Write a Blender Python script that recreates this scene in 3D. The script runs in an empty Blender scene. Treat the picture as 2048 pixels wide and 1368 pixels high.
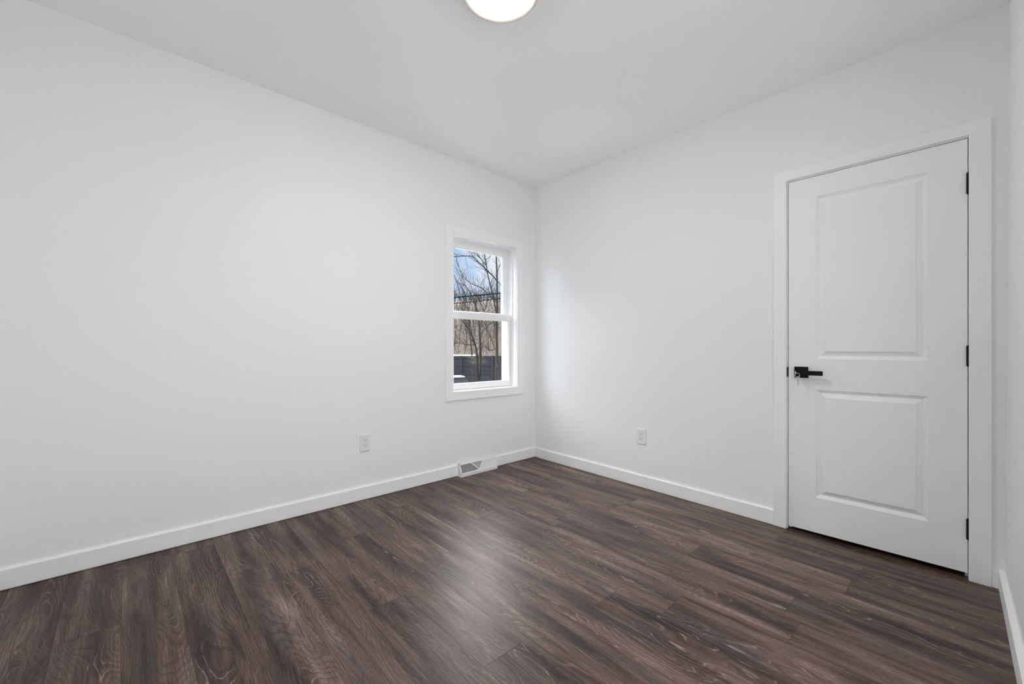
import bpy, bmesh, math, random
from mathutils import Vector, Matrix

# ---------------------------------------------------------------- camera
C = bpy.context.scene
COL = C.collection
W, H_PX = 2048, 1368
F_PX, YAW, HORIZON = 838.39, math.radians(47.2917), 696.85
CAM = Vector((-2.895, -2.8106, 1.0377))
FW = Vector((math.cos(YAW), math.sin(YAW), 0.0))
RT = Vector((math.sin(YAW), -math.cos(YAW), 0.0))
UP = Vector((0, 0, 1))
cd = bpy.data.cameras.new('camera')
cam = bpy.data.objects.new('camera', cd)
COL.objects.link(cam)
cam.location = CAM
cam.rotation_euler = (math.radians(90), 0, YAW - math.radians(90))
cd.sensor_fit = 'HORIZONTAL'
cd.sensor_width = 36.0
cd.lens = 36.0 * F_PX / W
cd.shift_y = (HORIZON - H_PX / 2) / W
cd.clip_start = 0.02
C.camera = cam

# ---------------------------------------------------------------- view, sampling
C.view_settings.view_transform = 'Standard'
C.view_settings.look = 'None'
C.view_settings.exposure = 0.0
C.view_settings.gamma = 1.0
C.view_settings.use_curve_mapping = False
C.cycles.max_bounces = 20
C.cycles.diffuse_bounces = 14
C.cycles.glossy_bounces = 6
C.cycles.transparent_max_bounces = 16
C.cycles.use_denoising = True
C.cycles.sample_clamp_indirect = 6.0
C.cycles.sample_clamp_direct = 4.0
C.cycles.caustics_reflective = False
C.cycles.caustics_refractive = False


# ---------------------------------------------------------------- node helper
class NT:
    def __init__(self, tree):
        self.t = tree
        self.n = tree.nodes
        self.l = tree.links

    def new(self, typ, **kw):
        nd = self.n.new(typ)
        for k, v in kw.items():
            if k.startswith('i_'):
                key = k[2:]
                key = int(key) if key.isdigit() else key.replace('_', ' ')
                self.put(nd.inputs[key], v)
            else:
                setattr(nd, k, v)
        return nd

    def put(self, sock, v):
        if isinstance(v, bpy.types.NodeSocket):
            self.l.new(v, sock)
        elif isinstance(v, (tuple, list)) and len(v) == 3 and sock.type == 'RGBA':
            sock.default_value = (*v, 1)
        else:
            sock.default_value = v

    def math(self, op, a, b=None, c=None, clamp=False):
        nd = self.n.new('ShaderNodeMath')
        nd.operation = op
        nd.use_clamp = clamp
        self.put(nd.inputs[0], a)
        if b is not None:
            self.put(nd.inputs[1], b)
        if c is not None:
            self.put(nd.inputs[2], c)
        return nd.outputs[0]

    def ramp(self, fac, stops, interp='LINEAR'):
        nd = self.n.new('ShaderNodeValToRGB')
        nd.color_ramp.interpolation = interp
        el = nd.color_ramp.elements
        while len(el) < len(stops):
            el.new(0.5)
        for e, (p, c) in zip(el, stops):
            e.position = p
            e.color = (*c, 1) if len(c) == 3 else c
        self.put(nd.inputs[0], fac)
        return nd.outputs[0]

    def mix(self, fac, a, b, blend='MIX'):
        nd = self.n.new('ShaderNodeMix')
        nd.data_type = 'RGBA'
        nd.blend_type = blend
        self.put(nd.inputs[0], fac)
        self.put(nd.inputs[6], a)
        self.put(nd.inputs[7], b)
        return nd.outputs[2]

    def noise(self, vec, scale=1.0, detail=2.0, rough=0.5, dist=0.0):
        nd = self.n.new('ShaderNodeTexNoise')
        self.put(nd.inputs['Vector'], vec)
        nd.inputs['Scale'].default_value = scale
        nd.inputs['Detail'].default_value = detail
        nd.inputs['Roughness'].default_value = rough
        nd.inputs['Distortion'].default_value = dist
        return nd.outputs['Fac']

    def smooth(self, x, lo, hi):
        nd = self.n.new('ShaderNodeMapRange')
        nd.interpolation_type = 'SMOOTHSTEP'
        self.put(nd.inputs[0], x)
        nd.inputs[1].default_value = lo
        nd.inputs[2].default_value = hi
        return nd.outputs[0]


# ---------------------------------------------------------------- world: pale blue winter sky
SKY_HIGH = 20.0      # unseen bright cloud added above the view, for floor highlight and wall fill
SKY_SOUTH = 2.9     # sky brightness added to the south, fills the room through the unseen window
GROUND_FILL = 2.45          # bright ground added below the southern horizon, lights the ceiling through the unseen window
SKY_GLOW = 26.0      # unseen bright patch added low in the western sky, aimed at the door wall
wd = bpy.data.worlds.new('sky')
C.world = wd
wd.use_nodes = True
wn = NT(wd.node_tree)
bg = wd.node_tree.nodes['Background']
tc = wn.new('ShaderNodeTexCoord')
sep = wn.new('ShaderNodeSeparateXYZ', i_0=tc.outputs['Generated'])
cl = wn.noise(tc.outputs['Generated'], scale=5.0, detail=6, rough=0.6)
cloud = wn.smooth(cl, 0.42, 0.68)
blue = wn.ramp(wn.smooth(sep.outputs[2], 0.0, 0.3), [(0, (.66, .80, .98)), (1, (.34, .57, .95))])
skyc = wn.mix(cloud, blue, (.90, .93, .98))
southk = wn.smooth(sep.outputs[1], -0.05, -0.25)
up_s = wn.math('MULTIPLY', southk, wn.smooth(sep.outputs[2], -0.02, 0.0))
northk = wn.math('SUBTRACT', 1.0, southk)
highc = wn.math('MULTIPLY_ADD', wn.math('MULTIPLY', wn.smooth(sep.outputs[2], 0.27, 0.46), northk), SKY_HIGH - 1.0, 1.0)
highc = wn.math('MULTIPLY_ADD', up_s, SKY_SOUTH, highc)      # the added southern fill
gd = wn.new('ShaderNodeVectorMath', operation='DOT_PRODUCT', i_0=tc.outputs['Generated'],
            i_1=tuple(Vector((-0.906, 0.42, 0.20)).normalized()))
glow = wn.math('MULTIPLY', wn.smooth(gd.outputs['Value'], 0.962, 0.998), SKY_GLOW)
white = wn.math('MAXIMUM', wn.smooth(sep.outputs[2], 0.25, 0.36), southk)
skyc = wn.mix(white, skyc, (.92, .925, .94))      # added cloud band and south sky turned neutral white
horizonk = wn.smooth(sep.outputs[2], -0.02, 0.0)
south = southk      # added bright ground only on the south side, facing the added window
groundc = wn.mix(1.0, (GROUND_FILL, GROUND_FILL, GROUND_FILL), wn.new('ShaderNodeCombineColor', i_0=south, i_1=south, i_2=south).outputs[0], 'MULTIPLY')
groundc = wn.mix(1.0, groundc, (.2, .2, .2), 'ADD')
skyc = wn.mix(horizonk, groundc, skyc)
wn.put(bg.inputs['Color'], skyc)
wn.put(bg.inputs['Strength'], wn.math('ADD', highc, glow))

# ---------------------------------------------------------------- sun: low in the west, behind the window wall
sd = bpy.data.lights.new('sun', 'SUN')
sun = bpy.data.objects.new('sun', sd)
COL.objects.link(sun)
sd.energy = 2.6
sd.angle = math.radians(0.6)
sd.color = (1.0, .93, .82)
sun.rotation_euler = Vector((0.90, -0.02, -0.40)).to_track_quat('-Z', 'Y').to_euler()

LAMP_STRENGTH = 60.0

# ---------------------------------------------------------------- room measures
HC = 2.5754            # ceiling
SY = 0.0149            # the old floor falls towards the door-side corner
XW = -3.42             # wall behind the camera
SLOPE_S = 0.0156       # the wall by the door runs slightly out of square
YS_BOT, YS_TOP = -2.928, -2.943
BB_H, BB_T = 0.0875, 0.014


def fz(y):
    return SY * y


# ---------------------------------------------------------------- materials
def base_mat(name):
    m = bpy.data.materials.new(name)
    m.use_nodes = True
    nt = NT(m.node_tree)
    b = m.node_tree.nodes['Principled BSDF']
    return m, nt, b


def simple(name, col, rough=0.5, metal=0.0, spec=0.5, var=0.03, vscale=8.0, bump=0.0, bscale=200.0, coat=0.0):
    m, nt, b = base_mat(name)
    t = nt.new('ShaderNodeTexCoord')
    nz = nt.noise(t.outputs['Object'], scale=vscale, detail=3)
    lo = tuple(max(0, c * (1 - var)) for c in col)
    hi = tuple(min(1, c * (1 + var)) for c in col)
    nt.put(b.inputs['Base Color'], nt.ramp(nz, [(0.3, lo), (0.7, hi)]))
    b.inputs['Roughness'].default_value = rough
    b.inputs['Metallic'].default_value = metal
    b.inputs['Specular IOR Level'].default_value = spec
    if coat:
        b.inputs['Coat Weight'].default_value = coat
    if bump:
        bn = nt.noise(t.outputs['Object'], scale=bscale, detail=2)
        bp = nt.new('ShaderNodeBump', i_Strength=bump, i_Distance=0.002)
        nt.put(bp.inputs['Height'], bn)
        nt.put(b.inputs['Normal'], bp.outputs[0])
    return m


M_WALL = simple('wall_paint', (.885, .887, .892), rough=.55, spec=.33, var=.006, vscale=2, bump=.05, bscale=350)
M_CEIL = simple('ceiling_paint', (.95, .951, .952), rough=.9, spec=.15, var=.005, vscale=2)
M_TRIM = simple('trim_paint', (.92, .92, .922), rough=.38, spec=.45, var=.006, vscale=3)
M_DOOR = simple('door_paint', (.925, .926, .928), rough=.42, spec=.4, var=.006, vscale=3)
M_VINYL = simple('white_vinyl', (.86, .865, .87), rough=.33, spec=.5, var=.01)
M_PLASTIC = simple('white_plastic', (.82, .82, .82), rough=.35, spec=.5, var=.01)
M_BLACK = simple('black_metal', (.0035, .0035, .004), rough=.45, spec=.22, var=.1, vscale=60)
M_SLOT = simple('dark_slot', (.02, .02, .02), rough=.8, var=.1)
M_NICKEL = simple('satin_nickel', (.66, .63, .58), rough=.45, metal=.35, var=.03, vscale=40)
M_STEEL = simple('bright_steel', (.62, .61, .60), rough=.25, metal=1.0, var=.04, vscale=90)
M_VENT = simple('white_enamel', (.84, .84, .845), rough=.4, spec=.45, var=.01)
M_DUCT = simple('duct_dark', (.50, .50, .505), rough=.7, var=.1)
M_GASKET = simple('grey_gasket', (.10, .10, .105), rough=.7, var=.1)


def glass_mat():
    m = bpy.data.materials.new('window_glass')
    m.use_nodes = True
    nt = NT(m.node_tree)
    for nd in list(nt.n):
        nt.n.remove(nd)
    out = nt.new('ShaderNodeOutputMaterial')
    tr = nt.new('ShaderNodeBsdfTransparent')
    tr.inputs[0].default_value = (.97, .98, .98, 1)
    gl = nt.new('ShaderNodeBsdfGlossy')
    gl.inputs['Roughness'].default_value = 0.02
    fr = nt.new('ShaderNodeFresnel')
    fr.inputs[0].default_value = 1.45
    mx = nt.new('ShaderNodeMixShader')
    nt.put(mx.inputs[0], nt.math('MULTIPLY', fr.outputs[0], 0.22))
    nt.put(mx.inputs[1], tr.outputs[0])
    nt.put(mx.inputs[2], gl.outputs[0])
    nt.put(out.inputs[0], mx.outputs[0])
    return m


M_GLASS = glass_mat()


def emit_mat(name, col, strength):
    m, nt, b = base_mat(name)
    b.inputs['Base Color'].default_value = (.8, .8, .8, 1)
    b.inputs['Roughness'].default_value = .4
    nt.put(b.inputs['Emission Color'], col)
    b.inputs['Emission Strength'].default_value = strength
    return m


M_LAMP = emit_mat('lamp_diffuser', (1.0, .987, .97), LAMP_STRENGTH)


def floor_mat():
    m, nt, b = base_mat('dark_oak_planks')
    uv = nt.new('ShaderNodeUVMap', uv_map='plank')
    at = nt.new('ShaderNodeAttribute', attribute_name='pid')
    sp = nt.new('ShaderNodeSeparateXYZ', i_0=uv.outputs[0])
    rs = nt.new('ShaderNodeSeparateColor', i_0=at.outputs['Color'])
    u, v = sp.outputs[0], sp.outputs[1]
    r1, r2, r3 = rs.outputs[0], rs.outputs[1], rs.outputs[2]
    zoff = nt.math('MULTIPLY', r1, 37.0)

    def vec(su, sv, dz=0.0):
        c = nt.new('ShaderNodeCombineXYZ')
        nt.put(c.inputs[0], nt.math('MULTIPLY', u, su))
        nt.put(c.inputs[1], nt.math('MULTIPLY', v, sv))
        nt.put(c.inputs[2], nt.math('ADD', zoff, dz))
        return c.outputs[0]

    # growth-ring field: contour lines run along the board, arch in the middle, close into knots
    g = nt.noise(vec(1.5, 7.0), detail=1.6, rough=.40, dist=.18)
    wob = nt.noise(vec(9.0, 70.0, 5.0), detail=2.0)
    vc = nt.math('SUBTRACT', v, nt.math('MULTIPLY', nt.math('SUBTRACT', r2, .5), .09))
    gg = nt.math('ADD', g, nt.math('MULTIPLY', wob, .022))
    gg = nt.math('ADD', gg, nt.math('MULTIPLY', nt.math('MULTIPLY', vc, vc), 22.0))
    ringn = nt.math('ADD', 19.0, nt.math('MULTIPLY', r2, 12.0))
    fr = nt.math('FRACT', nt.math('MULTIPLY', gg, ringn))
    tri = nt.math('ABSOLUTE', nt.math('SUBTRACT', fr, 0.5))
    line = nt.math('SUBTRACT', 1.0, nt.smooth(tri, 0.015, 0.085))
    ringtone = nt.smooth(fr, 0.0, 1.0)
    # broad stains along the board
    s1 = nt.noise(vec(1.5, 13.0, 11.0), detail=5.0, rough=.60, dist=.25)
    s2 = nt.noise(vec(1.2, 15.0, 23.0), detail=4.0, rough=.58)
    s3 = nt.noise(vec(2.4, 11.0, 31.0), detail=4.0, rough=.6, dist=.3)
    stone = nt.math('ADD', nt.math('MULTIPLY_ADD', s1, 1.15, -.075), nt.math('MULTIPLY', nt.math('SUBTRACT', r3, 0.5), 0.05))
    col = nt.ramp(stone, [(.30, (.0165, .0100, .0075)), (.42, (.049, .0295, .0205)), (.53, (.098, .0645, .0455)),
                          (.63, (.138, .103, .082)), (.75, (.235, .188, .155))])
    grey = nt.smooth(s2, .53, .68)
    col = nt.mix(nt.math('MULTIPLY', grey, .60), col, (.043, .042, .046))
    mauve = nt.smooth(s3, .54, .70)
    col = nt.mix(nt.math('MULTIPLY', mauve, .55), col, (.085, .060, .054))
    # fine straight fibres and dark pores
    fib = nt.noise(vec(4.0, 260.0, 3.0), detail=3.5, rough=.65)
    spk = nt.noise(vec(70.0, 260.0, 71.0), detail=2.0, rough=.7)
    fibk = nt.math('MULTIPLY', nt.math('MULTIPLY_ADD', fib, 2.3, -.15), nt.math('MULTIPLY_ADD', spk, 1.3, .36))
    col = nt.mix(1.0, col, nt.new('ShaderNodeCombineColor', i_0=fibk, i_1=fibk, i_2=fibk).outputs[0], 'MULTIPLY')
    rt = nt.math('MULTIPLY_ADD', ringtone, .40, .80)
    col = nt.mix(1.0, col, nt.new('ShaderNodeCombineColor', i_0=rt, i_1=rt, i_2=rt).outputs[0], 'MULTIPLY')
    # pale limed lines following the rings, here and there
    msk = nt.smooth(nt.noise(vec(2.2, 9.0, 47.0), detail=2.5), .44, .64)
    lw = nt.math('MULTIPLY', line, nt.math('MULTIPLY_ADD', msk, .75, .15))
    brk = nt.smooth(nt.noise(vec(22.0, 120.0, 53.0), detail=2.0), .30, .58)
    lw = nt.math('MULTIPLY', lw, brk)
    col = nt.mix(lw, col, (.30, .235, .190))
    col = nt.mix(1.0, col, (1.03, .955, .985), 'MULTIPLY')      # slightly reddish stain
    nt.put(b.inputs['Base Color'], col)
    rg = nt.math('MULTIPLY_ADD', fib, .12, .345)
    nt.put(b.inputs['Roughness'], nt.math('MULTIPLY_ADD', lw, .12, rg))
    b.inputs['Specular IOR Level'].default_value = .30
    hgt = nt.math('SUBTRACT', nt.math('MULTIPLY', fib, .5), nt.math('MULTIPLY', lw, .7))
    bp = nt.new('ShaderNodeBump', i_Strength=.16, i_Distance=.0008)
    nt.put(bp.inputs['Height'], hgt)
    nt.put(b.inputs['Normal'], bp.outputs[0])
    return m


M_FLOOR = floor_mat()
M_GROOVE = simple('plank_groove', (.026, .020, .017), rough=.8, var=.1)


def noisy(name, stops, scale, detail=5, rough=.9, stretch=(1, 1, 1), bump=.3, dist=0.0):
    m, nt, b = base_mat(name)
    t = nt.new('ShaderNodeTexCoord')
    mp = nt.new('ShaderNodeMapping', i_0=t.outputs['Object'])
    mp.inputs['Scale'].default_value = stretch
    nz = nt.noise(mp.outputs[0], scale=scale, detail=detail, rough=.62, dist=dist)
    nt.put(b.inputs['Base Color'], nt.ramp(nz, stops))
    b.inputs['Roughness'].default_value = rough
    b.inputs['Specular IOR Level'].default_value = .2
    if bump:
        bp = nt.new('ShaderNodeBump', i_Strength=bump, i_Distance=.02)
        nt.put(bp.inputs['Height'], nz)
        nt.put(b.inputs['Normal'], bp.outputs[0])
    return m


M_BARK = noisy('tree_bark', [(.3, (.004, .0028, .0018)), (.55, (.011, .0078, .005)), (.75, (.024, .0175, .0115))], 9, stretch=(1, 1, .25))
M_TWIG = noisy('twig_bark', [(.3, (.0025, .0021, .0019)), (.7, (.007, .006, .005))], 5, bump=0)
M_HILL = noisy('leaf_litter', [(.30, (.0085, .0060, .0040)), (.5, (.024, .0172, .0112)), (.7, (.046, .034, .0225))], 3.0, detail=8)
M_YARD = noisy('snowy_leaf_ground', [(.38, (.025, .020, .014)), (.50, (.055, .043, .034)), (.56, (.75, .77, .80)), (.8, (.85, .87, .9))], .9, detail=7)
M_SNOW = noisy('old_snow', [(.3, (.78, .81, .86)), (.7, (.92, .93, .95))], 6, rough=.7)
M_FENCE = noisy('navy_fence_paint', [(.3, (.0036, .0046, .0082)), (.7, (.0068, .0086, .0145))], 4, stretch=(1, 1, .3), rough=.6, bump=.1)
M_BRUSH = noisy('dry_brush', [(.3, (.006, .0044, .0032)), (.7, (.021, .0158, .0112))], 3, bump=0)
M_CARPAINT = simple('dark_blue_car_paint', (.008, .012, .02), rough=.5, var=.05)
M_CARGLASS = simple('dark_car_glass', (.003, .006, .009), rough=.6, spec=.03, var=.05)
M_TYRE = simple('tyre_rubber', (.015, .015, .015), rough=.8, var=.1)
M_CABLE = simple('cable_rubber', (.004, .004, .004), rough=1.0, spec=.0, var=.1)
M_LEAF = noisy('dry_olive_leaves', [(.3, (.02, .019, .008)), (.7, (.06, .055, .028))], 8, bump=0)


# ---------------------------------------------------------------- mesh helpers
def link(name, bm, mat, parent=None, smooth=False):
    me = bpy.data.meshes.new(name)
    bm.normal_update()
    bm.to_mesh(me)
    bm.free()
    mats = mat if isinstance(mat, (list, tuple)) else [mat]
    for x in mats:
        me.materials.append(x)
    if smooth:
        for p in me.polygons:
            p.use_smooth = True
    o = bpy.data.objects.new(name, me)
    COL.objects.link(o)
    if parent is not None:
        o.parent = parent
        o.matrix_parent_inverse = Matrix.Translation(-Vector(parent.location))
    return o


def struct(o):
    o['kind'] = 'structure'
    return o


def tag(o, label, cat, group=None, kind=None):
    o['label'] = label
    o['category'] = cat
    if group:
        o['group'] = group
    if kind:
        o['kind'] = kind
    return o


def thing(name, loc):
    o = bpy.data.objects.new(name, None)
    o.empty_display_size = .05
    o.location = loc
    COL.objects.link(o)
    return o


def hexa(bm, p, mi=0):
    """p: 8 points, bottom ring 0-3 then top ring 4-7"""
    v = [bm.verts.new(q) for q in p]
    fs = [(3, 2, 1, 0), (4, 5, 6, 7), (0, 1, 5, 4), (1, 2, 6, 5), (2, 3, 7, 6), (3, 0, 4, 7)]
    r = []
    for f in fs:
        fc = bm.faces.new([v[i] for i in f])
        fc.material_index = mi
        r.append(fc)
    return v


def box(bm, x0, x1, y0, y1, z0, z1, mi=0):
    x0, x1 = min(x0, x1), max(x0, x1)
    y0, y1 = min(y0, y1), max(y0, y1)
    z0, z1 = min(z0, z1), max(z0, z1)
    return hexa(bm, [(x0, y0, z0), (x1, y0, z0), (x1, y1, z0), (x0, y1, z0),
                     (x0, y0, z1), (x1, y0, z1), (x1, y1, z1), (x0, y1, z1)], mi)


def bevel(bm, w, seg=2):
    bmesh.ops.bevel(bm, geom=list(bm.edges), offset=w, segments=seg, affect='EDGES', profile=.6, clamp_overlap=True)


def recalc(bm):
    bmesh.ops.recalc_face_normals(bm, faces=list(bm.faces))


def tube(bm, pts, rad, sides=6, cap=True):
    pts = [Vector(p) for p in pts]
    n = len(pts)
    if not isinstance(rad, (list, tuple)):
        rad = [rad] * n
    rings = []
    ref = None
    for i, p in enumerate(pts):
        d = (pts[min(i + 1, n - 1)] - pts[max(i - 1, 0)]).normalized()
        if ref is None:
            ref = Vector((0, 0, 1)) if abs(d.z) < .9 else Vector((1, 0, 0))
        a = d.cross(ref)
        if a.length < 1e-5:
            a = d.cross(Vector((0, 1, 0)))
        a.normalize()
        b2 = d.cross(a).normalized()
        ref = a.cross(d) * 1.0
        rings.append([bm.verts.new(p + (a * math.cos(t) + b2 * math.sin(t)) * rad[i])
                      for t in [2 * math.pi * k / sides for k in range(sides)]])
    for i in range(n - 1):
        for k in range(sides):
            bm.faces.new((rings[i][k], rings[i][(k + 1) % sides], rings[i + 1][(k + 1) % sides], rings[i + 1][k]))
    if cap and sides > 2:
        bm.faces.new(rings[0][::-1])
        bm.faces.new(rings[-1])
    return rings


def lathe(bm, prof, center, seg=64):
    """prof: list of (r, z); revolved about Z at center"""
    cx, cy, cz = center
    rings = []
    for r, z in prof:
        if r < 1e-6:
            rings.append([bm.verts.new((cx, cy, cz + z))])
        else:
            rings.append([bm.verts.new((cx + r * math.cos(2 * math.pi * k / seg), cy + r * math.sin(2 * math.pi * k / seg), cz + z))
                          for k in range(seg)])
    for a, b in zip(rings, rings[1:]):
        for k in range(seg):
            k2 = (k + 1) % seg
            if len(a) == 1:
                bm.faces.new((a[0], b[k2], b[k]))
            elif len(b) == 1:
                bm.faces.new((a[k], a[k2], b[0]))
            else:
                bm.faces.new((a[k], a[k2], b[k2], b[k]))


# ================================================================ SETTING
# ---- floor: staggered wide planks running towards the window wall
rng = random.Random(11)
PW, PL, X0 = .178, 1.219, -1.481
known = {-1: -1.499, -2: -.995, -3: -1.720, 3: -2.31, -4: -1.18, -5: -.662, 0: -.55, 1: -1.98, 2: -1.15, 4: -.62, 5: -2.45}
bm = bmesh.new()
uvl = bm.loops.layers.uv.new('plank')
pid = bm.loops.layers.float_color.new('pid')
FX0, FX1, FY0, FY1 = XW - .01, .75, -3.0, -.011
k = math.floor((FX0 - X0) / PW)
while X0 + k * PW < FX1:
    xa, xb = max(FX0, X0 + k * PW), min(FX1, X0 + (k + 1) * PW)
    j = known.get(k, -rng.random() * PL)
    ys = j
    while ys < FY1:
        ys += PL
    while ys > FY0:
        ya, yb = max(FY0, ys - PL), min(FY1, ys)
        c = (rng.random(), rng.random(), rng.random(), 1)
        uo = rng.random() * 30
        if yb - ya > .004:
            g, d = .0005, .0006
            o_ = [(xa, ya), (xb, ya), (xb, yb), (xa, yb)]
            i_ = [(xa + g, ya + g), (xb - g, ya + g), (xb - g, yb - g), (xa + g, yb - g)]
            ov = [bm.verts.new((x, y, fz(y) - d)) for x, y in o_]
            iv = [bm.verts.new((x, y, fz(y))) for x, y in i_]
            fs = [(bm.faces.new(iv), 0)]
            for e in range(4):
                fs.append((bm.faces.new((ov[e], ov[(e + 1) % 4], iv[(e + 1) % 4], iv[e])), 1))
            for f, mi in fs:
                f.material_index = mi
                for lp in f.loops:
                    lp[uvl].uv = (lp.vert.co.y + uo, lp.vert.co.x - (X0 + (k + .5) * PW))
                    lp[pid] = c
        ys -= PL
    k += 1
# sub-floor below the planks
hexa(bm, [(XW - .2, -3.2, fz(-3.2) - .06), (.8, -3.2, fz(-3.2) - .06), (.8, .0, -.06), (XW - .2, .0, -.06),
          (XW - .2, -3.2, fz(-3.2) - .004), (.8, -3.2, fz(-3.2) - .004), (.8, .0, -.004), (XW - .2, .0, -.004)], 1)
struct(link('floor', bm, [M_FLOOR, M_GROOVE]))

# ---- ceiling
bm = bmesh.new()
box(bm, XW - .2, .8, -3.2, .17, HC, HC + .15)
struct(link('ceiling', bm, M_CEIL))

# ---- window wall (left in the picture)
WX0, WX1, WZ0, WZ1 = -.960, -.252, .687, 1.963
WT = .17
bm = bmesh.new()
box(bm, XW - .2, WX0, 0, WT, -.2, HC)
box(bm, WX1, .80, 0, WT, -.2, HC)
box(bm, WX0, WX1, 0, WT, -.2, WZ0)
box(bm, WX0, WX1, 0, WT, WZ1, HC)
struct(link('wall_north', bm, M_WALL))

# ---- door wall
DY0, DY1, DZ = -2.0910, -2.8180, 2.0240      # jamb faces
DW0, DW1, DWZ = DY0 + .02, DY1 - .02, DZ + .02
bm = bmesh.new()
box(bm, 0, .12, DW0, 0, -.2, HC)
box(bm, 0, .12, -3.1, DW1, -.2, HC)
box(bm, 0, .12, DW1, DW0, DWZ, HC)
struct(link('wall_east', bm, M_WALL))


# ---- wall beside the door, slightly out of plumb and square
def ys(x, z):
    return YS_BOT + (YS_TOP - YS_BOT) * (z / HC) + SLOPE_S * x


bm = bmesh.new()
xa, xb = XW - .2, .02
SX0, SX1, SZ20, SZ21 = -2.85, -1.12, .22, 2.06      # wide unseen window, added in this wall to fill the room with daylight
for a, b_, za, zb_ in ((xa, SX0, -.2, HC), (SX1, xb, -.2, HC), (SX0, SX1, -.2, SZ20), (SX0, SX1, SZ21, HC)):
    hexa(bm, [(a, ys(a, za) - .15, za), (b_, ys(b_, za) - .15, za), (b_, ys(b_, za), za), (a, ys(a, za), za),
              (a, ys(a, zb_) - .15, zb_), (b_, ys(b_, zb_) - .15, zb_), (b_, ys(b_, zb_), zb_), (a, ys(a, zb_), zb_)])
struct(link('wall_south', bm, M_WALL))
bm = bmesh.new()
box(bm, XW - .15, XW, -3.2, .0, -.2, HC)
struct(link('wall_west', bm, M_WALL))
# closet beyond the door
bm = bmesh.new()
box(bm, .70, .78, -3.1, -1.6, -.2, HC)
box(bm, .12, .70, -3.1, -3.02, -.2, HC)
box(bm, .12, .70, -1.68, -1.6, -.2, HC)
struct(link('wall_closet', bm, M_WALL))


# ---- baseboards: square-topped boards following the floor
def board(name, p, q, out, t, h, gap=0.0):
    p, q, out = Vector(p), Vector(q), Vector(out)
    bm = bmesh.new()

    def z(v):
        return fz(v.y)
    pts = []
    for zz in (gap, h):
        for a, o in ((p, 0), (q, 0), (q, t), (p, t)):
            w = a + out * o
            pts.append((w.x, w.y, fz(w.y) + zz))
    hexa(bm, pts)
    recalc(bm)
    bevel(bm, .0016, 2)
    return struct(link(name, bm, M_TRIM))


board('baseboard_north', (XW, 0, 0), (0, 0, 0), (0, -1, 0), BB_T, BB_H, .0035)
board('baseboard_east', (0, -BB_T, 0), (0, -2.0218, 0), (-1, 0, 0), BB_T, BB_H, .001)
board('baseboard_southeast', (0, -2.8885, 0), (0, ys(0, 0) + .0185, 0), (-1, 0, 0), BB_T, .082, .0005)
sdir = Vector((-1, -SLOPE_S, 0)).normalized()
board('baseboard_south', (0, ys(0, .05), 0), (XW, ys(XW, .05), 0), (0, 1, 0), .019, BB_H, .0008)
board('baseboard_west', (XW, -.02, 0), (XW, -2.94, 0), (1, 0, 0), BB_T, BB_H, .001)

# ================================================================ WINDOW
win = thing('window_1', ((WX0 + WX1) / 2, 0, WZ0))
struct(win)
win['label'] = 'white double hung window near the corner, bare trees outside'
# flat casing boards, mitred
CO = .069
ox0, ox1, oz0, oz1 = WX0 - CO, WX1 + CO - .003, WZ0 - CO, WZ1 + .064


def mitre(name, inner, outer, plane, t, mat, parent):
    """frame board between two edges: inner (a,b), outer (c,d) as 2-D points on the plane"""
    bm = bmesh.new()
    a, b_ = inner
    c, d = outer
    pts = []
    for off in (0.0, t):
        for q in (a, b_, d, c):
            pts.append(plane(q, off))
    hexa(bm, pts)
    recalc(bm)
    bevel(bm, .0012, 2)
    return link(name, bm, mat, parent)


def PN(q, off):   # on the window wall
    return (q[0], -off, q[1])


def PE(q, off):   # on the door wall: q = (y, z)
    return (-off, q[0], q[1])


for inn, outr in (
        (((WX0, WZ0), (WX0, WZ1)), ((ox0, oz0), (ox0, oz1))),
        (((WX1, WZ0), (WX1, WZ1)), ((ox1, oz0), (ox1, oz1))),
        (((WX0, WZ1), (WX1, WZ1)), ((ox0, oz1), (ox1, oz1))),
        (((WX0, WZ0), (WX1, WZ0)), ((ox0, oz0), (ox1, oz0)))):
    mitre('casing', inn, outr, PN, .018, M_TRIM, win)


def ring(bm, x0, x1, z0, z1, w, y0, y1, wb=None, wt=None):
    wb = w if wb is None else wb
    wt = w if wt is None else wt
    box(bm, x0, x0 + w, y0, y1, z0, z1)
    box(bm, x1 - w, x1, y0, y1, z0, z1)
    box(bm, x0 + w, x1 - w, y0, y1, z0, z0 + wb)
    box(bm, x0 + w, x1 - w, y0, y1, z1 - wt, z1)


# timber return lining the opening
bm = bmesh.new()
ring(bm, WX0, WX1, WZ0, WZ1, .006, -.006, .034)
link('window_lining', bm, M_TRIM, win)
# vinyl frame with stepped tracks
bm = bmesh.new()
ring(bm, WX0 + .001, WX1 - .001, WZ0 + .0005, WZ1 - .001, .020, .034, .040, wb=.006)
ring(bm, WX0 + .001, WX1 - .001, WZ0 + .0005, WZ1 - .001, .0115, .040, .080, wb=.0035)
ring(bm, WX0 + .001, WX1 - .001, WZ0 + .0005, WZ1 - .001, .026, .080, .0845, wb=.0035)
ring(bm, WX0 + .001, WX1 - .001, WZ0 + .0005, WZ1 - .001, .022, .0845, .122, wb=.014)
ring(bm, WX0 + .001, WX1 - .001, WZ0 + .0005, WZ1 - .001, .018, .122, .178, wb=.022)
link('window_frame', bm, M_VINYL, win)


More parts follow.
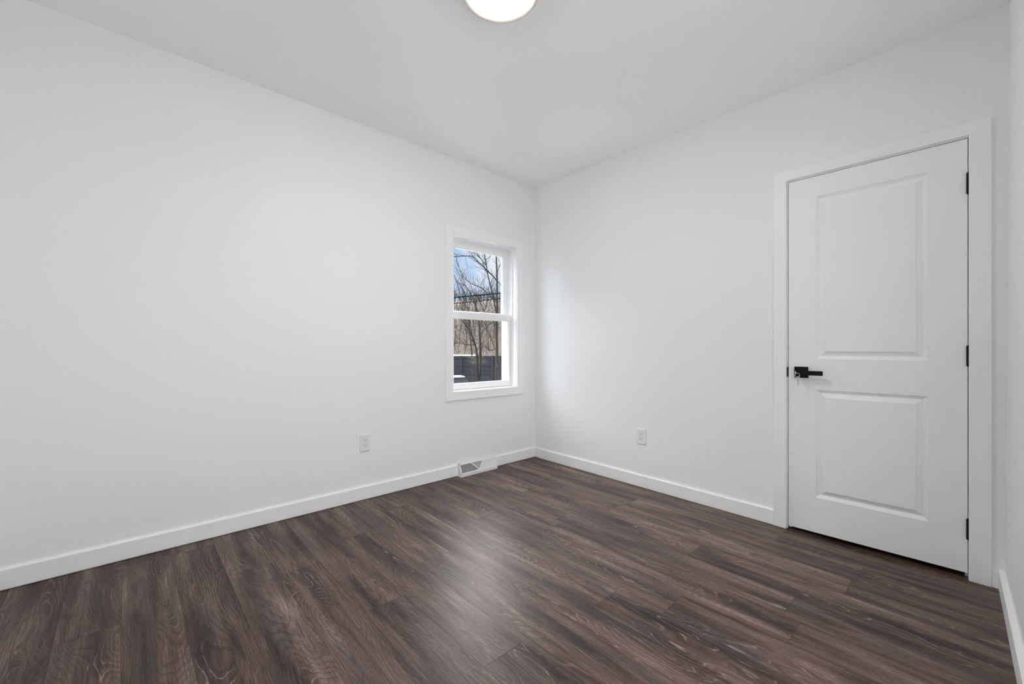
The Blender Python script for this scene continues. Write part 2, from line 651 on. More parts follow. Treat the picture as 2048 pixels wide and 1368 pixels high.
def sash(name, x0, x1, z0, z1, y0, y1, st, rb, rt_):
    bm = bmesh.new()
    ring(bm, x0, x1, z0, z1, st, y0, y1, rb, rt_)
    # glazing bead, stepped in from the inside face
    ring(bm, x0 + st - .001, x1 - st + .001, z0 + rb - .001, z1 - rt_ + .001, .007, y0 + .009, y1 - .009)
    s = link(name, bm, M_VINYL, win)
    bm = bmesh.new()
    ym = (y0 + y1) / 2
    box(bm, x0 + st - .002, x1 - st + .002, ym - .002, ym + .002, z0 + rb - .002, z1 - rt_ + .002)
    link('pane', bm, M_GLASS, s)
    return s


sash('lower_sash', WX0 + .0135, WX1 - .0135, .6955, 1.3430, .0445, .0775, .0355, .0455, .052)
sash('upper_sash', WX0 + .0245, WX1 - .0245, 1.305, 1.946, .0865, .1195, .0555, .045, .058)
# grey gasket line under the lower sash, sash lock on the meeting rail, tilt latch at the track
bm = bmesh.new()
box(bm, WX0 + .014, WX1 - .014, .047, .076, .6915, .6957)
link('weather_strip', bm, M_GASKET, win)
bm = bmesh.new()
box(bm, -.640, -.572, .0455, .0765, 1.343, 1.348)
box(bm, -.620, -.592, .050, .072, 1.348, 1.354)
box(bm, -.606, -.590, .036, .058, 1.350, 1.355)
link('sash_lock', bm, M_VINYL, win)

# twin window beside the camera, unseen, added to let fill light in
fill_win = thing('fill_window', ((SX0 + SX1) / 2, ys(-1.7, .8), SZ20))
struct(fill_win)


def PS(q, off):
    return (q[0], ys(q[0], q[1]) + off, q[1])


for inn, outr in (
        (((SX0, SZ20), (SX0, SZ21)), ((SX0 - CO, SZ20 - CO), (SX0 - CO, SZ21 + CO))),
        (((SX1, SZ20), (SX1, SZ21)), ((SX1 + CO, SZ20 - CO), (SX1 + CO, SZ21 + CO))),
        (((SX0, SZ21), (SX1, SZ21)), ((SX0 - CO, SZ21 + CO), (SX1 + CO, SZ21 + CO))),
        (((SX0, SZ20), (SX1, SZ20)), ((SX0 - CO, SZ20 - CO), (SX1 + CO, SZ20 - CO)))):
    mitre('casing', inn, outr, PS, .018, M_TRIM, fill_win)
bm = bmesh.new()
yo = ys(-1.7, 1.4)
xm2 = (SX0 + SX1) / 2
for a, b_ in ((SX0, SX0 + .05), (xm2 - .05, xm2 + .05), (SX1 - .05, SX1)):
    box(bm, a, b_, yo - .13, yo - .05, SZ20, SZ21)
for a, b_ in ((SX0 + .05, xm2 - .05), (xm2 + .05, SX1 - .05)):
    for za, zb_ in ((SZ20, SZ20 + .05), (1.37, 1.42), (SZ21 - .05, SZ21)):
        box(bm, a, b_, yo - .12, yo - .06, za, zb_)
link('window_frame', bm, M_VINYL, fill_win)
for a, b_ in ((SX0 + .05, xm2 - .05), (xm2 + .05, SX1 - .05)):
    for za, zb_ in ((SZ20 + .05, 1.37), (1.42, SZ21 - .05)):
        bm = bmesh.new()
        box(bm, a, b_, yo - .092, yo - .088, za, zb_)
        link('pane', bm, M_GLASS, fill_win)

# ================================================================ DOOR
door = thing('door_1', (0, (DY0 + DY1) / 2, fz(-2.45)))
struct(door)
door['label'] = 'white two panel door with black lever and black hinges'
SL0, SL1, SZ0, SZ1 = -2.0958, -2.8152, -.0126, 2.0194
ST = .035


def profile_ring(bm, rects):
    """rects: list of (y0,y1,z0,z1,x) from outside in; bridges them"""
    prev = None
    for (y0, y1, z0, z1, x) in rects:
        cur = [bm.verts.new((x, y, z)) for y, z in ((y0, z0), (y1, z0), (y1, z1), (y0, z1))]
        if prev:
            for e in range(4):
                bm.faces.new((prev[e], prev[(e + 1) % 4], cur[(e + 1) % 4], cur[e]))
        prev = cur
    bm.faces.new(prev)


bm = bmesh.new()
PY0, PY1 = -2.2300, -2.6830
PZ = ((.188, .8025), (.978, 1.904))


def quad(y0, y1, z0, z1):
    bm.faces.new([bm.verts.new((0, y, z)) for y, z in ((y0, z0), (y1, z0), (y1, z1), (y0, z1))])


quad(SL0, PY0, SZ0, SZ1)
quad(PY1, SL1, SZ0, SZ1)
quad(PY0, PY1, SZ0, PZ[0][0])
quad(PY0, PY1, PZ[0][1], PZ[1][0])
quad(PY0, PY1, PZ[1][1], SZ1)
for z0, z1 in PZ:
    prof = [(0, 0), (.0015, .0035), (.006, .0055), (.011, .0090), (.0150, .0130), (.0180, .0138), (.0205, .0132),
            (.0385, .0048), (.0398, .0042), (.0412, .0006), (.0440, -.0002)]
    profile_ring(bm, [(PY0 - o, PY1 + o, z0 + o, z1 - o, x) for o, x in prof])
# back and edges
bk = [bm.verts.new((ST, y, z)) for y, z in ((SL0, SZ0), (SL1, SZ0), (SL1, SZ1), (SL0, SZ1))]
bm.faces.new(bk)
fr_ = [bm.verts.new((0, y, z)) for y, z in ((SL0, SZ0), (SL1, SZ0), (SL1, SZ1), (SL0, SZ1))]
for e in range(4):
    bm.faces.new((fr_[e], fr_[(e + 1) % 4], bk[(e + 1) % 4], bk[e]))
bmesh.ops.remove_doubles(bm, verts=list(bm.verts), dist=1e-6)
recalc(bm)
link('door_panel', bm, M_DOOR, door)
# jamb with stop
bm = bmesh.new()
zb = fz(-2.45) - .02
box(bm, 0, .12, DY0, DY0 + .02, fz(DY0) + .0005, DZ)
box(bm, 0, .12, DY1 - .02, DY1, fz(DY1) + .0005, DZ)
box(bm, 0, .12, DY1 - .02, DY0 + .02, DZ, DZ + .02)
box(bm, .0385, .07, DY0 - .012, DY0, fz(DY0) + .0005, DZ)
box(bm, .0385, .07, DY1, DY1 + .012, fz(DY1) + .0005, DZ)
box(bm, .0385, .07, DY1, DY0, DZ - .012, DZ)
link('door_frame', bm, M_TRIM, door)
# casing, mitred at the head
ci0, ci1, co0, co1 = -2.0868, -2.8190, -2.0218, -2.8885
ciz, coz = 2.0298, 2.0886
mitre('casing', ((ci0, fz(ci0) + .0008), (ci0, ciz)), ((co0, fz(co0) + .0008), (co0, coz)), PE, .018, M_TRIM, door)
mitre('casing', ((ci1, fz(ci1) + .0008), (ci1, ciz)), ((co1, fz(co1) + .0008), (co1, coz)), PE, .018, M_TRIM, door)
mitre('casing', ((ci0, ciz), (ci1, ciz)), ((co0, coz), (co1, coz)), PE, .018, M_TRIM, door)
# hinges: five-knuckle barrels with tipped pins
for z0, z1 in ((1.760, 1.857), (.956, 1.049), (.147, .241)):
    bm = bmesh.new()
    cy, cx, r = -2.8176, -.0062, .0068
    n = 5
    for i in range(n):
        a = z0 + (z1 - z0) * i / n + .0005
        b_ = z0 + (z1 - z0) * (i + 1) / n - .0005
        tube(bm, [(cx, cy, a), (cx, cy, b_)], r, 16)
    tube(bm, [(cx, cy, z0 - .003), (cx, cy, z0), (cx, cy, z1), (cx, cy, z1 + .003)], [.003, .0052, .0052, .003], 12)
    box(bm, -.0030, .0002, -2.8160, -2.8128, z0 + .001, z1 - .001)
    box(bm, -.0060, .0300, -2.8166, -2.8172, z0 + .001, z1 - .001)
    recalc(bm)
    link('hinge', bm, M_BLACK, door)['label'] = 'black door hinge'
# strike plate on the jamb edge
bm = bmesh.new()
hexa(bm, [(-.0035, -2.0925, .872), (.022, -2.0925, .866), (.022, -2.0900, .866), (-.0035, -2.0885, .872),
          (-.0035, -2.0925, .926), (.022, -2.0925, .932), (.022, -2.0900, .932), (-.0035, -2.0885, .926)])
bevel(bm, .0006, 1)
link('strike_plate', bm, M_BLACK, door)['label'] = 'black strike plate'
# square rose, neck and flat bar lever
bm = bmesh.new()
box(bm, -.0095, .0, -2.1940, -2.1262, .8672, .9315)
bevel(bm, .0015, 2)
rose = link('lever_rose', bm, M_BLACK, door)
rose['label'] = 'black square lever plate'
bm = bmesh.new()
tube(bm, [(-.009, -2.158, .8985), (-.052, -2.158, .8985)], .0115, 20)
box(bm, -.062, -.046, -2.2710, -2.1400, .8855, .9105)
bevel(bm, .0008, 1)
link('lever', bm, M_BLACK, rose)['label'] = 'flat black door lever'
bm = bmesh.new()
tube(bm, [(-.061, -2.1505, .8985), (-.0635, -2.1505, .8985)], .0068, 20)
link('lock_cylinder', bm, M_BLACK, rose)

# keys left in the lock
kt = thing('key_ring', (-.0640, -2.1505, .8985))
tag(kt, 'small silver key in the black door lever with a ring and a hanging key', 'key')
bm = bmesh.new()
box(bm, -.0780, -.0620, -2.1513, -2.1497, .8955, .9015)
for i in range(16):
    pass
tube(bm, [(-.0835 + .0075 * math.cos(t), -2.1505, .8985 + .0085 * math.sin(t)) for t in [2 * math.pi * i / 20 for i in range(21)]], .0017, 8, cap=False)
link('key', bm, M_STEEL, kt)
bm = bmesh.new()
RC = Vector((-.0800, -2.1580, .8850))
tube(bm, [RC + Vector((.0040 * math.sin(t), .0115 * math.cos(t), .0115 * math.sin(t))) for t in [2 * math.pi * i / 28 for i in range(29)]], .0012, 8, cap=False)
link('split_ring', bm, M_STEEL, kt)
bm = bmesh.new()
tube(bm, [Vector((-.0800, -2.1605 + .0085 * math.cos(t) * .75, .8690 + .0085 * math.sin(t))) for t in [2 * math.pi * i / 20 for i in range(21)]], .0014, 8, cap=False)
hexa(bm, [(-.0808, -2.1600, .8280), (-.0792, -2.1600, .8280), (-.0792, -2.1660, .8280), (-.0808, -2.1660, .8280),
          (-.0808, -2.1580, .8610), (-.0792, -2.1580, .8610), (-.0792, -2.1650, .8610), (-.0808, -2.1650, .8610)])
recalc(bm)
link('key', bm, M_STEEL, kt)


# ================================================================ POWER OUTLETS
def outlet(loc, rotz, label):
    """built facing -Y at the wall plane, centre at loc"""
    root = thing('power_outlet', loc)
    root.rotation_euler = (0, 0, rotz)
    tag(root, label, 'outlet', 'power outlets on the walls')

    def put(name, bm, mat, parent):
        me = bpy.data.meshes.new(name)
        bm.normal_update()
        bm.to_mesh(me)
        bm.free()
        me.materials.append(mat)
        o = bpy.data.objects.new(name, me)
        COL.objects.link(o)
        o.parent = parent
        return o
    bm = bmesh.new()
    w, h, t = .0355, .0572, .0062
    for (xa, xb, za, zb_) in ((-w, -.0172, -h, h), (.0172, w, -h, h), (-.0172, .0172, -h, -.0338), (-.0172, .0172, .0338, h)):
        box(bm, xa, xb, -t, 0, za, zb_)
    bmesh.ops.remove_doubles(bm, verts=list(bm.verts), dist=1e-5)
    seen = [f for f in bm.faces if abs(f.normal.y) < .5]
    bm.normal_update()
    ed = [e for e in bm.edges if all(abs(v.co.y + t) < 1e-5 for v in e.verts) and
          (all(abs(abs(v.co.x) - w) < 1e-5 for v in e.verts) or all(abs(abs(v.co.z) - h) < 1e-5 for v in e.verts))]
    bmesh.ops.bevel(bm, geom=ed, offset=.003, segments=2, affect='EDGES', profile=.5)
    put('wall_plate', bm, M_PLASTIC, root)
    bm = bmesh.new()
    box(bm, -.0163, .0163, -.0072, 0, -.0330, .0330)
    bevel(bm, .0007, 1)
    face = put('receptacle', bm, M_PLASTIC, root)
    for cz in (.0165, -.0165):
        for x, hh, ww in ((-.0063, .0040, .0012), (.0063, .0034, .0012)):
            bm = bmesh.new()
            box(bm, x - ww, x + ww, -.0075, -.0068, cz + .004 - hh, cz + .004 + hh)
            put('slot', bm, M_SLOT, face)
        bm = bmesh.new()
        tube(bm, [(0, -.0075, cz - .0075), (0, -.0068, cz - .0075)], .0026, 14)
        put('slot', bm, M_SLOT, face)
    return root


outlet((-1.6795, -.0003, .3885), 0, 'white power outlet on the blank wall left of the window')
outlet((-.0003, -1.1285, .3670), -math.pi / 2, 'white power outlet between the room corner and the white door')

# ================================================================ FLOOR VENT against the baseboard
VX0, VX1 = -.912, -.527
vent = thing('floor_vent', ((VX0 + VX1) / 2, -.04, fz(-.04)))
tag(vent, 'white sloping metal vent grille on the baseboard below the window', 'vent')
yb_, yt, yf = -.0142, -.0245, -.060
zt, zl, z0v = .1010, .0215, fz(-.06) + .0008
s_top, s_bot = Vector((0, yt, zt)), Vector((0, yf, zl))
sdv = (s_bot - s_top)
SLN = sdv.length
sdv.normalize()
nrm = Vector((0, -sdv.z, sdv.y))
nrm = -nrm if nrm.y > 0 else nrm
inset_ = Vector((0, 0, 0))


def VP(x, s, d=0.0):
    """point on the sloping face: x along, s down the slope, d outwards"""
    q = s_top + sdv * s + nrm * d
    return Vector((x, q.y, q.z))


bm = bmesh.new()
# end cheeks, top ledge, lip
for xa, xb in ((VX0, VX0 + .003), (VX1 - .003, VX1)):
    a = [(xa, yb_, z0v), (xa, yf, z0v), (xa, yf, zl), (xa, yt, zt), (xa, yb_, zt)]
    b_ = [(xb, y, z) for _, y, z in a]
    va, vb = [bm.verts.new(q) for q in a], [bm.verts.new(q) for q in b_]
    bm.faces.new(va)
    bm.faces.new(vb[::-1])
    for e in range(5):
        bm.faces.new((va[e], va[(e + 1) % 5], vb[(e + 1) % 5], vb[e]))
box(bm, VX0, VX1, yb_, yt - .001, zt - .002, zt)
box(bm, VX0 + .0004, VX1 - .0004, yf - .0008, yf + .0025, z0v, zl + .0004)


def bar(x0, s0, x1, s1, w, d0=-.003, d1=.0018):
    a, b2 = Vector((x0, s0)), Vector((x1, s1))
    t_ = (b2 - a).normalized()
    nn = Vector((-t_.y, t_.x)) * w / 2
    q = [a + nn, b2 + nn, b2 - nn, a - nn]
    hexa(bm, [VP(p.x, p.y, d0) for p in q] + [VP(p.x, p.y, d1) for p in q])


FR = .012
E_ = .0006
bar(VX0 + FR / 2 + E_, E_, VX0 + FR / 2 + E_, SLN, FR)
bar(VX1 - FR / 2 - E_, E_, VX1 - FR / 2 - E_, SLN, FR)
bar(VX0 + E_, .006 + E_, VX1 - E_, .006 + E_, .012)
bar(VX0 + E_, SLN - .005, VX1 - E_, SLN - .005, .010)
XT0, XT1, XM = VX0 + .120, VX0 + .250, VX0 + .190
bar(XT0, .010, XM, SLN - .010, .008)
bar(XT1, .010, XM, SLN - .010, .008)
recalc(bm)
link('vent_body', bm, M_VENT, vent)
bm = bmesh.new()


def louvre(x, s0, s1, tilt, w=.0105, t=.0009):
    dx = math.sin(tilt) * w
    dd = math.cos(tilt) * w
    p = [VP(x - t / 2, s0, 0), VP(x + t / 2, s0, 0), VP(x + t / 2, s1, 0), VP(x - t / 2, s1, 0)]
    q = [VP(x + dx - t / 2, s0, -dd), VP(x + dx + t / 2, s0, -dd), VP(x + dx + t / 2, s1, -dd), VP(x + dx - t / 2, s1, -dd)]
    hexa(bm, q + p)


sA, sB = .011, SLN - .009
x = VX0 + FR + .002
while x < XM:                       # left field, blades open towards the room's left
    s1 = sB
    s0 = sA if x < XT0 else sA + (sB - sA) * (x - XT0) / (XM - XT0) + .003
    if s1 - s0 > .006:
        louvre(x, s0, s1, .62)
    x += .0058
x = VX1 - FR - .002
while x > XM:                       # right field, blades turned the other way
    s0 = sA if x > XT1 else sA + (sB - sA) * (XT1 - x) / (XT1 - XM) + .003
    if sB - s0 > .006:
        louvre(x, s0, sB, -.75)
    x -= .0058
x = XT0 + .006
while x < XT1 - .004:               # small triangle between the ribs
    s1 = sA + (sB - sA) * ((x - XT0) / (XM - XT0) if x < XM else (XT1 - x) / (XT1 - XM)) - .004
    if s1 - sA > .005:
        louvre(x, sA, s1, .2)
    x += .0058
recalc(bm)
link('grille', bm, M_VENT, vent)
bm = bmesh.new()
hexa(bm, [VP(VX0 + .004, .004, -.016), VP(VX1 - .004, .004, -.016), VP(VX1 - .004, SLN - .004, -.016), VP(VX0 + .004, SLN - .004, -.016),
          VP(VX0 + .004, .004, -.0145), VP(VX1 - .004, .004, -.0145), VP(VX1 - .004, SLN - .004, -.0145), VP(VX0 + .004, SLN - .004, -.0145)])
recalc(bm)
link('duct_throat', bm, M_DUCT, vent)

# ================================================================ CEILING LIGHT
LC = Vector((-1.728, -1.474, HC))
lamp = thing('ceiling_light', LC)
tag(lamp, 'round flush ceiling light with glowing white disc and brushed nickel rim', 'ceiling light')
bm = bmesh.new()
lathe(bm, [(.120, .0), (.120, -.012), (.0001, -.012)], LC, 72)
link('base_pan', bm, M_PLASTIC, lamp, True)
bm = bmesh.new()
lathe(bm, [(.144, -.003), (.1440, -.008), (.1435, -.030), (.1425, -.0350), (.134, -.0420), (.10, -.0510), (.05, -.0550), (0, -.056)], LC, 96)
recalc(bm)
link('diffuser', bm, M_LAMP, lamp, True)
bm = bmesh.new()
lathe(bm, [(.1555, -.003), (.1635, -.003), (.1660, -.006), (.1665, -.020), (.1660, -.030), (.1640, -.0345), (.1600, -.0368), (.1510, -.0362), (.1445, -.0335), (.1445, -.0280), (.1555, -.003)], LC, 96)
recalc(bm)
o = link('rim', bm, M_NICKEL, lamp)
for p in o.data.polygons:
    p.use_smooth = True


# ================================================================ OUTSIDE
def G(u, v, dep):
    """a point of the yard: dep metres ahead, sighted past (u, v)"""
    return CAM + (FW + RT * ((u - 1024) / F_PX) + UP * ((HORIZON - v) / F_PX)) * dep


def yard_z(dep):
    return -1.18 if dep < 26 else -1.18


def L(dep, lat, z):
    p = CAM + FW * dep + RT * lat
    return Vector((p.x, p.y, z))


rng = random.Random(5)
# ground of the yard
bm = bmesh.new()
N = 24
grid = [[None] * (N + 1) for _ in range(N + 1)]
for i in range(N + 1):
    for j in range(N + 1):
        dep, lat = 4.6 + 24.4 * i / N, -14 + 26 * j / N
        p = L(dep, lat, 0)
        if p.y < .3:
            p.y = .3
        p.z = -1.15 + .06 * math.sin(p.x * 1.3) * math.cos(p.y * .9) + rng.uniform(-.02, .02)
        grid[i][j] = bm.verts.new(p)
for i in range(N):
    for j in range(N):
        bm.faces.new((grid[i][j], grid[i][j + 1], grid[i + 1][j + 1], grid[i + 1][j]))
recalc(bm)
struct(link('ground_yard', bm, M_YARD, None, True))

# wooded slope behind the fence
bm = bmesh.new()
NI, NJ = 26, 30


def hill_z(dep, lat):
    t = max(0, min(1, (dep - 27) / 43))
    s = t * t * (3 - 2 * t)
    crest = 8.6 + 1.3 * math.sin(lat * .11 + 1.0) - .10 * (lat + 8)
    return -1.2 + s * (crest + 1.2) + .25 * math.sin(dep * .7 + lat) * t


gr = [[bm.verts.new(L(27 + 60 * i / NI, -42 + 60 * j / NJ, hill_z(27 + 60 * i / NI, -42 + 60 * j / NJ))) for j in range(NJ + 1)] for i in range(NI + 1)]
for i in range(NI):
    for j in range(NJ):
        bm.faces.new((gr[i][j], gr[i][j + 1], gr[i + 1][j + 1], gr[i + 1][j]))
recalc(bm)
struct(link('ground_hillside', bm, M_HILL, None, True))

# fence: painted panels between posts, rails on the house side, snow on the left top edges
fence = thing('wooden_fence', L(24.6, -2, -1.15))
tag(fence, 'dark navy board fence with snow on its top behind the trees', 'fence')
FD, PWD = 24.6, 1.83
lat0 = (922 - 1024) / F_PX * FD - 4 * PWD


def FP(lat, z, d=0.0):
    return L(FD - .02 * lat + d, lat, z)


def fbox(bm, la, lb, za, zb2, da, db):
    hexa(bm, [FP(la, za, db), FP(lb, za, db), FP(lb, za, da), FP(la, za, da),
              FP(la, zb2, db), FP(lb, zb2, db), FP(lb, zb2, da), FP(la, zb2, da)])


ztop, zbot = .60, -1.12
for i in range(8):
    la = lat0 + i * PWD
    bm = bmesh.new()
    nb = 12
    for b_ in range(nb):
        w = PWD / nb
        fbox(bm, la + b_ * w - .002, la + (b_ + 1) * w + .002, zbot, ztop - .03, .006 * (b_ % 2), .02)
    for z in (ztop - .10, .06, -.42, -.92):
        fbox(bm, la + .05, la + PWD - .05, z - .045, z + .045, -.045, 0)
    fbox(bm, la, la + PWD, ztop - .03, ztop, -.07, .05)
    recalc(bm)
    link('fence_panel', bm, M_FENCE, fence)
    bm = bmesh.new()
    fbox(bm, la - .055, la + .055, zbot - .1, ztop + .02, -.10, -.0)
    recalc(bm)
    link('fence_post', bm, M_FENCE, fence)
    if i < 5:
        bm = bmesh.new()
        n = 14 if i < 4 else 6
        top, bot = [], []
        pr = []
        for q in range(n + 1):
            l_ = la + (PWD if i < 4 else .82) * q / n
            hh = .045 + .03 * rng.random()
            pr.append([FP(l_, ztop, .045), FP(l_, ztop, -.065), FP(l_, ztop + hh, -.05), FP(l_, ztop + hh + .01, .0), FP(l_, ztop + hh * .8, .035)])
        vs = [[bm.verts.new(c) for c in s] for s in pr]
        for a, b2 in zip(vs, vs[1:]):
            for e in range(5):
                bm.faces.new((a[e], a[(e + 1) % 5], b2[(e + 1) % 5], b2[e]))
        bm.faces.new(vs[0])
        bm.faces.new(vs[-1][::-1])
        recalc(bm)
        link('snow_cap', bm, M_SNOW, fence)


# ---- trees
def twig_fan(bm, p, d, length, rad, depth, r):
    """small recursive spray of twigs"""
    n = 4
    pts, q = [Vector(p)], Vector(p)
    dd = Vector(d).normalized()
    for i in range(n):
        dd = (dd + Vector((r.uniform(-1, 1), r.uniform(-1, 1), r.uniform(-.5, 1))) * .22).normalized()
        q = q + dd * (length / n)
        pts.append(q.copy())
    tube(bm, pts, [rad * (1 - .75 * i / n) for i in range(n + 1)], 4, cap=False)
    if depth > 0:
        for i in range(1, n + 1):
            for _ in range(1 if depth < 2 else 2):
                if r.random() < .8:
                    s = (dd + Vector((r.uniform(-1, 1), r.uniform(-1, 1), r.uniform(-.4, .9))) * .9).normalized()
                    twig_fan(bm, pts[i], s, length * r.uniform(.4, .65), rad * .55, depth - 1, r)


def resample(pts, n):
    out = []
    for i in range(n + 1):
        t = i / n * (len(pts) - 1)
        a = min(int(t), len(pts) - 2)
        f = t - a
        p0, p1, p2, p3 = pts[max(a - 1, 0)], pts[a], pts[a + 1], pts[min(a + 2, len(pts) - 1)]
        out.append(.5 * ((2 * p1) + (p2 - p0) * f + (2 * p0 - 5 * p1 + 4 * p2 - p3) * f * f + (3 * p1 - p0 - 3 * p2 + p3) * f ** 3))
    return out


def limb(bm, uvs, dep, w0, w1, drift=0.0):
    pts = [G(u, v, dep + drift * i / max(1, len(uvs) - 1)) for i, (u, v) in enumerate(uvs)]
    pts = resample(pts, 4 * (len(pts) - 1))
    n = len(pts)
    k = dep / F_PX / 2
    tube(bm, pts, [(w0 + (w1 - w0) * i / (n - 1)) * k for i in range(n)], 7)
    return pts


def tree(label, dep, trunk, tw, branches, seed, twigs=True, group=None):
    r = random.Random(seed)
    base = G(trunk[0][0], trunk[0][1], dep)
    base.z = -1.2
    root = thing('bare_tree', base)
    tag(root, label, 'tree', group or 'bare trees in the yard')
    bm = bmesh.new()
    pts = [base] + [G(u, v, dep + .05 * i) for i, (u, v) in enumerate(trunk)]
    pts = resample(pts, 5 * (len(pts) - 1))
    k = dep / F_PX / 2
    tube(bm, pts, [(tw[0] * 1.15 + (tw[1] - tw[0] * 1.15) * i / (len(pts) - 1)) * k for i in range(len(pts))], 9)
    recalc(bm)
    link('trunk', bm, M_BARK, root, True)
    tb = bmesh.new()
    for uvs, w0, w1 in branches:
        bm = bmesh.new()
        bp = limb(bm, uvs, dep + r.uniform(-.05, .05), w0, w1, r.uniform(-1.2, 1.2))
        recalc(bm)
        link('branch', bm, M_TWIG, root, True)
        if twigs:
            for i in range(3, len(bp), 2):
                d = (bp[i] - bp[i - 1]).normalized()
                for _ in range(2):
                    s = (d + Vector((r.uniform(-1, 1), r.uniform(-1, 1), r.uniform(-.3, 1)))).normalized()
                    twig_fan(tb, bp[i], s, dep * r.uniform(.018, .05), dep / F_PX * .40, 1, r)
    if twigs:
        tw_ = link('twigs', tb, M_TWIG, root)
        tw_['kind'] = 'stuff'
    else:
        tb.free()
    return root


tree('tall bare tree at the right edge of the window view', 13.0,
     [(993, 800), (993, 750), (994, 705), (993, 660), (994, 625), (994, 590), (994, 555), (993, 525), (992, 500), (991, 455), (992, 410)], (6.5, 1.6),
     [([(993, 628), (984, 584), (979, 564), (975, 546), (972, 525), (969, 505), (967, 470)], 3.0, 1.2),
      ([(993, 561), (984, 550), (974, 541), (961, 528), (948, 515), (937, 512), (910, 513.5), (890, 516)], 2.4, 1.3),
      ([(993, 546), (1000, 531), (1005, 517), (1012, 490)], 1.8, .8),
      ([(993, 560), (1004, 573), (1013, 583)], 1.8, 1.0),
      ([(992, 622), (987, 600), (980, 594), (971, 583), (959, 574), (942, 567), (930, 557), (921, 541), (912, 520)], 2.4, .9),
      ([(972, 530), (961, 517), (953, 505), (946, 488)], 1.7, .8),
      ([(989, 697), (980, 672), (968, 645), (955, 632)], 1.4, .7),
      ([(991, 698), (982, 701), (977, 700), (971, 691)], 1.6, .8),
      ([(993, 652), (984, 641), (972, 640), (958, 636)], 1.5, .7),
      ([(994, 640), (1004, 625), (1012, 610)], 1.8, .8)], 21)
tree('bare tree standing in front of the fence and forking at its foot', 15.0,
     [(960, 790), (960, 760), (961, 735), (961, 708), (960, 680), (959, 655), (957, 638), (953, 619), (947, 600), (941, 587), (931, 572), (919, 566)], (6.0, 1.2),
     [([(957, 760), (955, 735), (954, 708), (948, 681), (936, 656), (920, 636), (905, 618)], 4.2, 1.2),
      ([(955, 700), (949, 690), (944, 670), (940, 640), (936, 615)], 2.4, .9),
      ([(959, 655), (964, 640), (968, 624), (960, 603), (953, 593), (945, 584)], 2.0, .8),
      ([(968, 624), (973, 612), (976, 600), (979, 585)], 1.6, .7),
      ([(953, 619), (949, 608), (940, 596), (934, 580), (926, 560)], 1.5, .6),
      ([(961, 670), (972, 655), (983, 646), (996, 643)], 1.4, .7),
      ([(950, 688), (935, 690), (920, 686), (908, 688)], 1.5, .8)], 22)
tree('slender leaning bare tree at the left edge of the window view', 17.0,
     [(948, 790), (946, 745), (943, 700), (939, 660), (937, 622), (927, 607), (921, 597), (917, 575), (910, 555), (902, 535)], (3.0, 1.0),
     [([(937, 622), (933, 600), (928, 585), (921, 570), (914, 562)], 1.4, .6),
      ([(921, 597), (912, 590), (903, 588)], 1.2, .6),
      ([(939, 655), (930, 640), (918, 632), (905, 630)], 1.3, .6)], 23)
tree('thin pale sapling forking low beside the right edge tree', 11.5,
     [(994, 790), (995, 752), (996, 735), (997, 725), (1000, 712), (1003, 700)], (1.8, .8),
     [([(996, 736), (993, 728), (991, 716), (989, 705)], 1.3, .7)], 24, twigs=False)

# distant woods on the slope: too many stems to count
bm = bmesh.new()
r = random.Random(77)
for i in range(1000):
    dep = r.uniform(34, 84)
    lat = (r.uniform(690, 1120) - 1024) / F_PX * dep
    z = hill_z(dep, lat) - .1
    h = r.uniform(1.6, 4.2) * (1.2 if r.random() < .15 else .75)
    if dep > 56:
        h *= .55
    p = L(dep, lat, z)
    pts, q, lean = [p], p.copy(), Vector((r.uniform(-.15, .15), r.uniform(-.15, .15), 1))
    for s in range(5):
        q = q + (lean + Vector((r.uniform(-.12, .12), r.uniform(-.12, .12), 0))) * (h / 5)
        pts.append(q.copy())
    rad = dep / F_PX * r.uniform(.30, .75)
    tube(bm, pts, [rad * (1 - .15 * s) for s in range(6)], 4, cap=False)
    for s in range(2, 6):
        for _ in range(2):
            d = Vector((r.uniform(-1, 1), r.uniform(-1, 1), r.uniform(.1, 1.2))).normalized()
            e = pts[s] + d * h * r.uniform(.12, .30)
            e2 = e + (d + Vector((r.uniform(-.6, .6), r.uniform(-.6, .6), .4))) * h * .12
            tube(bm, [pts[s], e, e2], [rad * .5, rad * .38, rad * .2], 3, cap=False)
o = link('brush', bm, M_BRUSH)
tag(o, 'dense leafless brush and thin stems on the brown slope', 'brush', kind='stuff')

# snow-dusted shrub at the foot of the forked tree
bm = bmesh.new()
r = random.Random(3)
base = G(950, 725, 16.5)
for i in range(70):
    d = Vector((r.uniform(-1, 1), r.uniform(-1, 1), r.uniform(-.2, .8))).normalized()
    twig_fan(bm, G(r.uniform(942, 966), r.uniform(712, 728), 16.5 + r.uniform(-.3, .3)), d, r.uniform(.15, .35), .008, 0, r)
twb = link('shrub', bm, M_LEAF)
tag(twb, 'olive dry leafy vine tangled on the forked tree before the fence', 'vine', kind='stuff')

# overhead cables
for (pa, pb, w, lab) in (((880, 597.0), (1040, 582.0), .032, 'thick black overhead cable crossing the window view, upper of two'),
                         ((880, 609.5), (1040, 592.5), .018, 'thin black overhead cable below the thick one in the window')):
    bm = bmesh.new()
    a, b2 = G(pa[0], pa[1], 11.0), G(pb[0], pb[1], 10.4)
    d = (b2 - a)
    a2, b3 = a - d * 1.6, b2 + d * 1.6
    pts = []
    for i in range(25):
        t = i / 24
        q = a2.lerp(b3, t)
        q.z += .10 * ((2 * t - 1) ** 2) - .01
        pts.append(q)
    tube(bm, pts, w / 2, 8)
    tag(link('overhead_cable', bm, M_CABLE, None, True), lab, 'cable', 'overhead cables in the window')

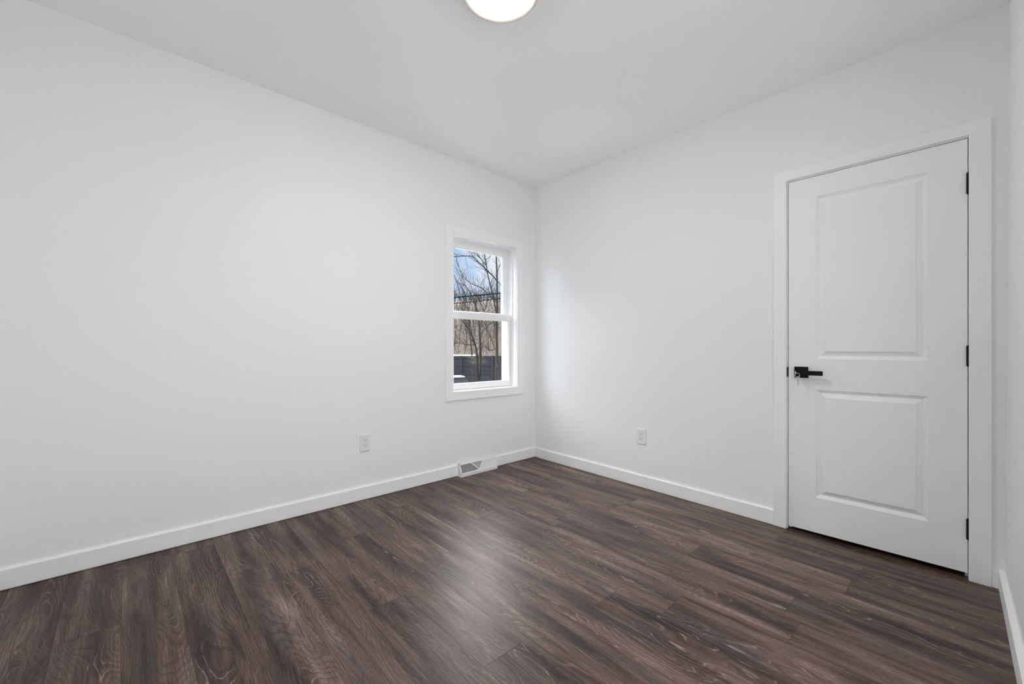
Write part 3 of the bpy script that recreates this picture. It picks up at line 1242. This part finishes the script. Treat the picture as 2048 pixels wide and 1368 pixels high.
# parked car with snow on the roof, only a corner shows above the sill
pr_ = G(929, 754, 11.0)
ca, sa = math.cos(.35), math.sin(.35)
fx, rx = -FW * ca + RT * sa, RT * ca + FW * sa
cb = pr_ - fx * .10 - rx * .56
cb.z = pr_.z - 1.42
car = thing('car', cb)
tag(car, 'dark blue car with snow on its roof at lower left of the window view', 'car')


def CP(f, s, z):
    return cb + fx * f + rx * s + Vector((0, 0, z))


def loft(name, secs, mat, parent):
    bm = bmesh.new()
    vs = [[bm.verts.new(CP(*q)) for q in s] for s in secs]
    n = len(vs[0])
    for a, b2 in zip(vs, vs[1:]):
        for e in range(n):
            bm.faces.new((a[e], a[(e + 1) % n], b2[(e + 1) % n], b2[e]))
    bm.faces.new(vs[0])
    bm.faces.new(vs[-1][::-1])
    recalc(bm)
    return link(name, bm, mat, parent, False)


def sec(f, w, z0, z1, tp=.9):
    return [(f, -w, z0), (f, w, z0), (f, w, (z0 + z1) / 2), (f, w * tp, z1), (f, -w * tp, z1), (f, -w, (z0 + z1) / 2)]


loft('body', [sec(-2.2, .78, .35, .85), sec(-2.0, .86, .25, .98), (sec(-1.2, .88, .22, 1.0)), sec(.7, .88, .22, .98), sec(1.7, .86, .22, .86), sec(2.15, .74, .32, .66)], M_CARPAINT, car)
loft('cabin_glass', [sec(-1.75, .74, .95, 1.0), sec(-.65, .76, .95, 1.36, .78), sec(.1, .76, .95, 1.40, .78), sec(.95, .74, .93, .98)], M_CARGLASS, car)
loft('roof', [sec(-.62, .60, 1.36, 1.40, .95), sec(-.3, .62, 1.38, 1.42, .95), sec(.12, .60, 1.38, 1.42, .95)], M_CARPAINT, car)
loft('snow_roof', [sec(-.58, .56, 1.38, 1.41, .9), sec(-.3, .58, 1.40, 1.44, .9), sec(.10, .57, 1.41, 1.455, .92)], M_SNOW, car)
loft('snow_patch', [[(.40, -.60, 1.265), (.40, .15, 1.265), (.40, .15, 1.30), (.40, -.60, 1.30)],
                    [(.90, -.62, .985), (.90, .45, .985), (.90, .45, 1.02), (.90, -.62, 1.02)]], M_SNOW, car)
for f in (-1.4, 1.35):
    for s in (-.80, .80):
        bm = bmesh.new()
        tube(bm, [CP(f, s - .10, .32), CP(f, s + .10, .32)], .32, 24)
        recalc(bm)
        link('wheel', bm, M_TYRE, car)
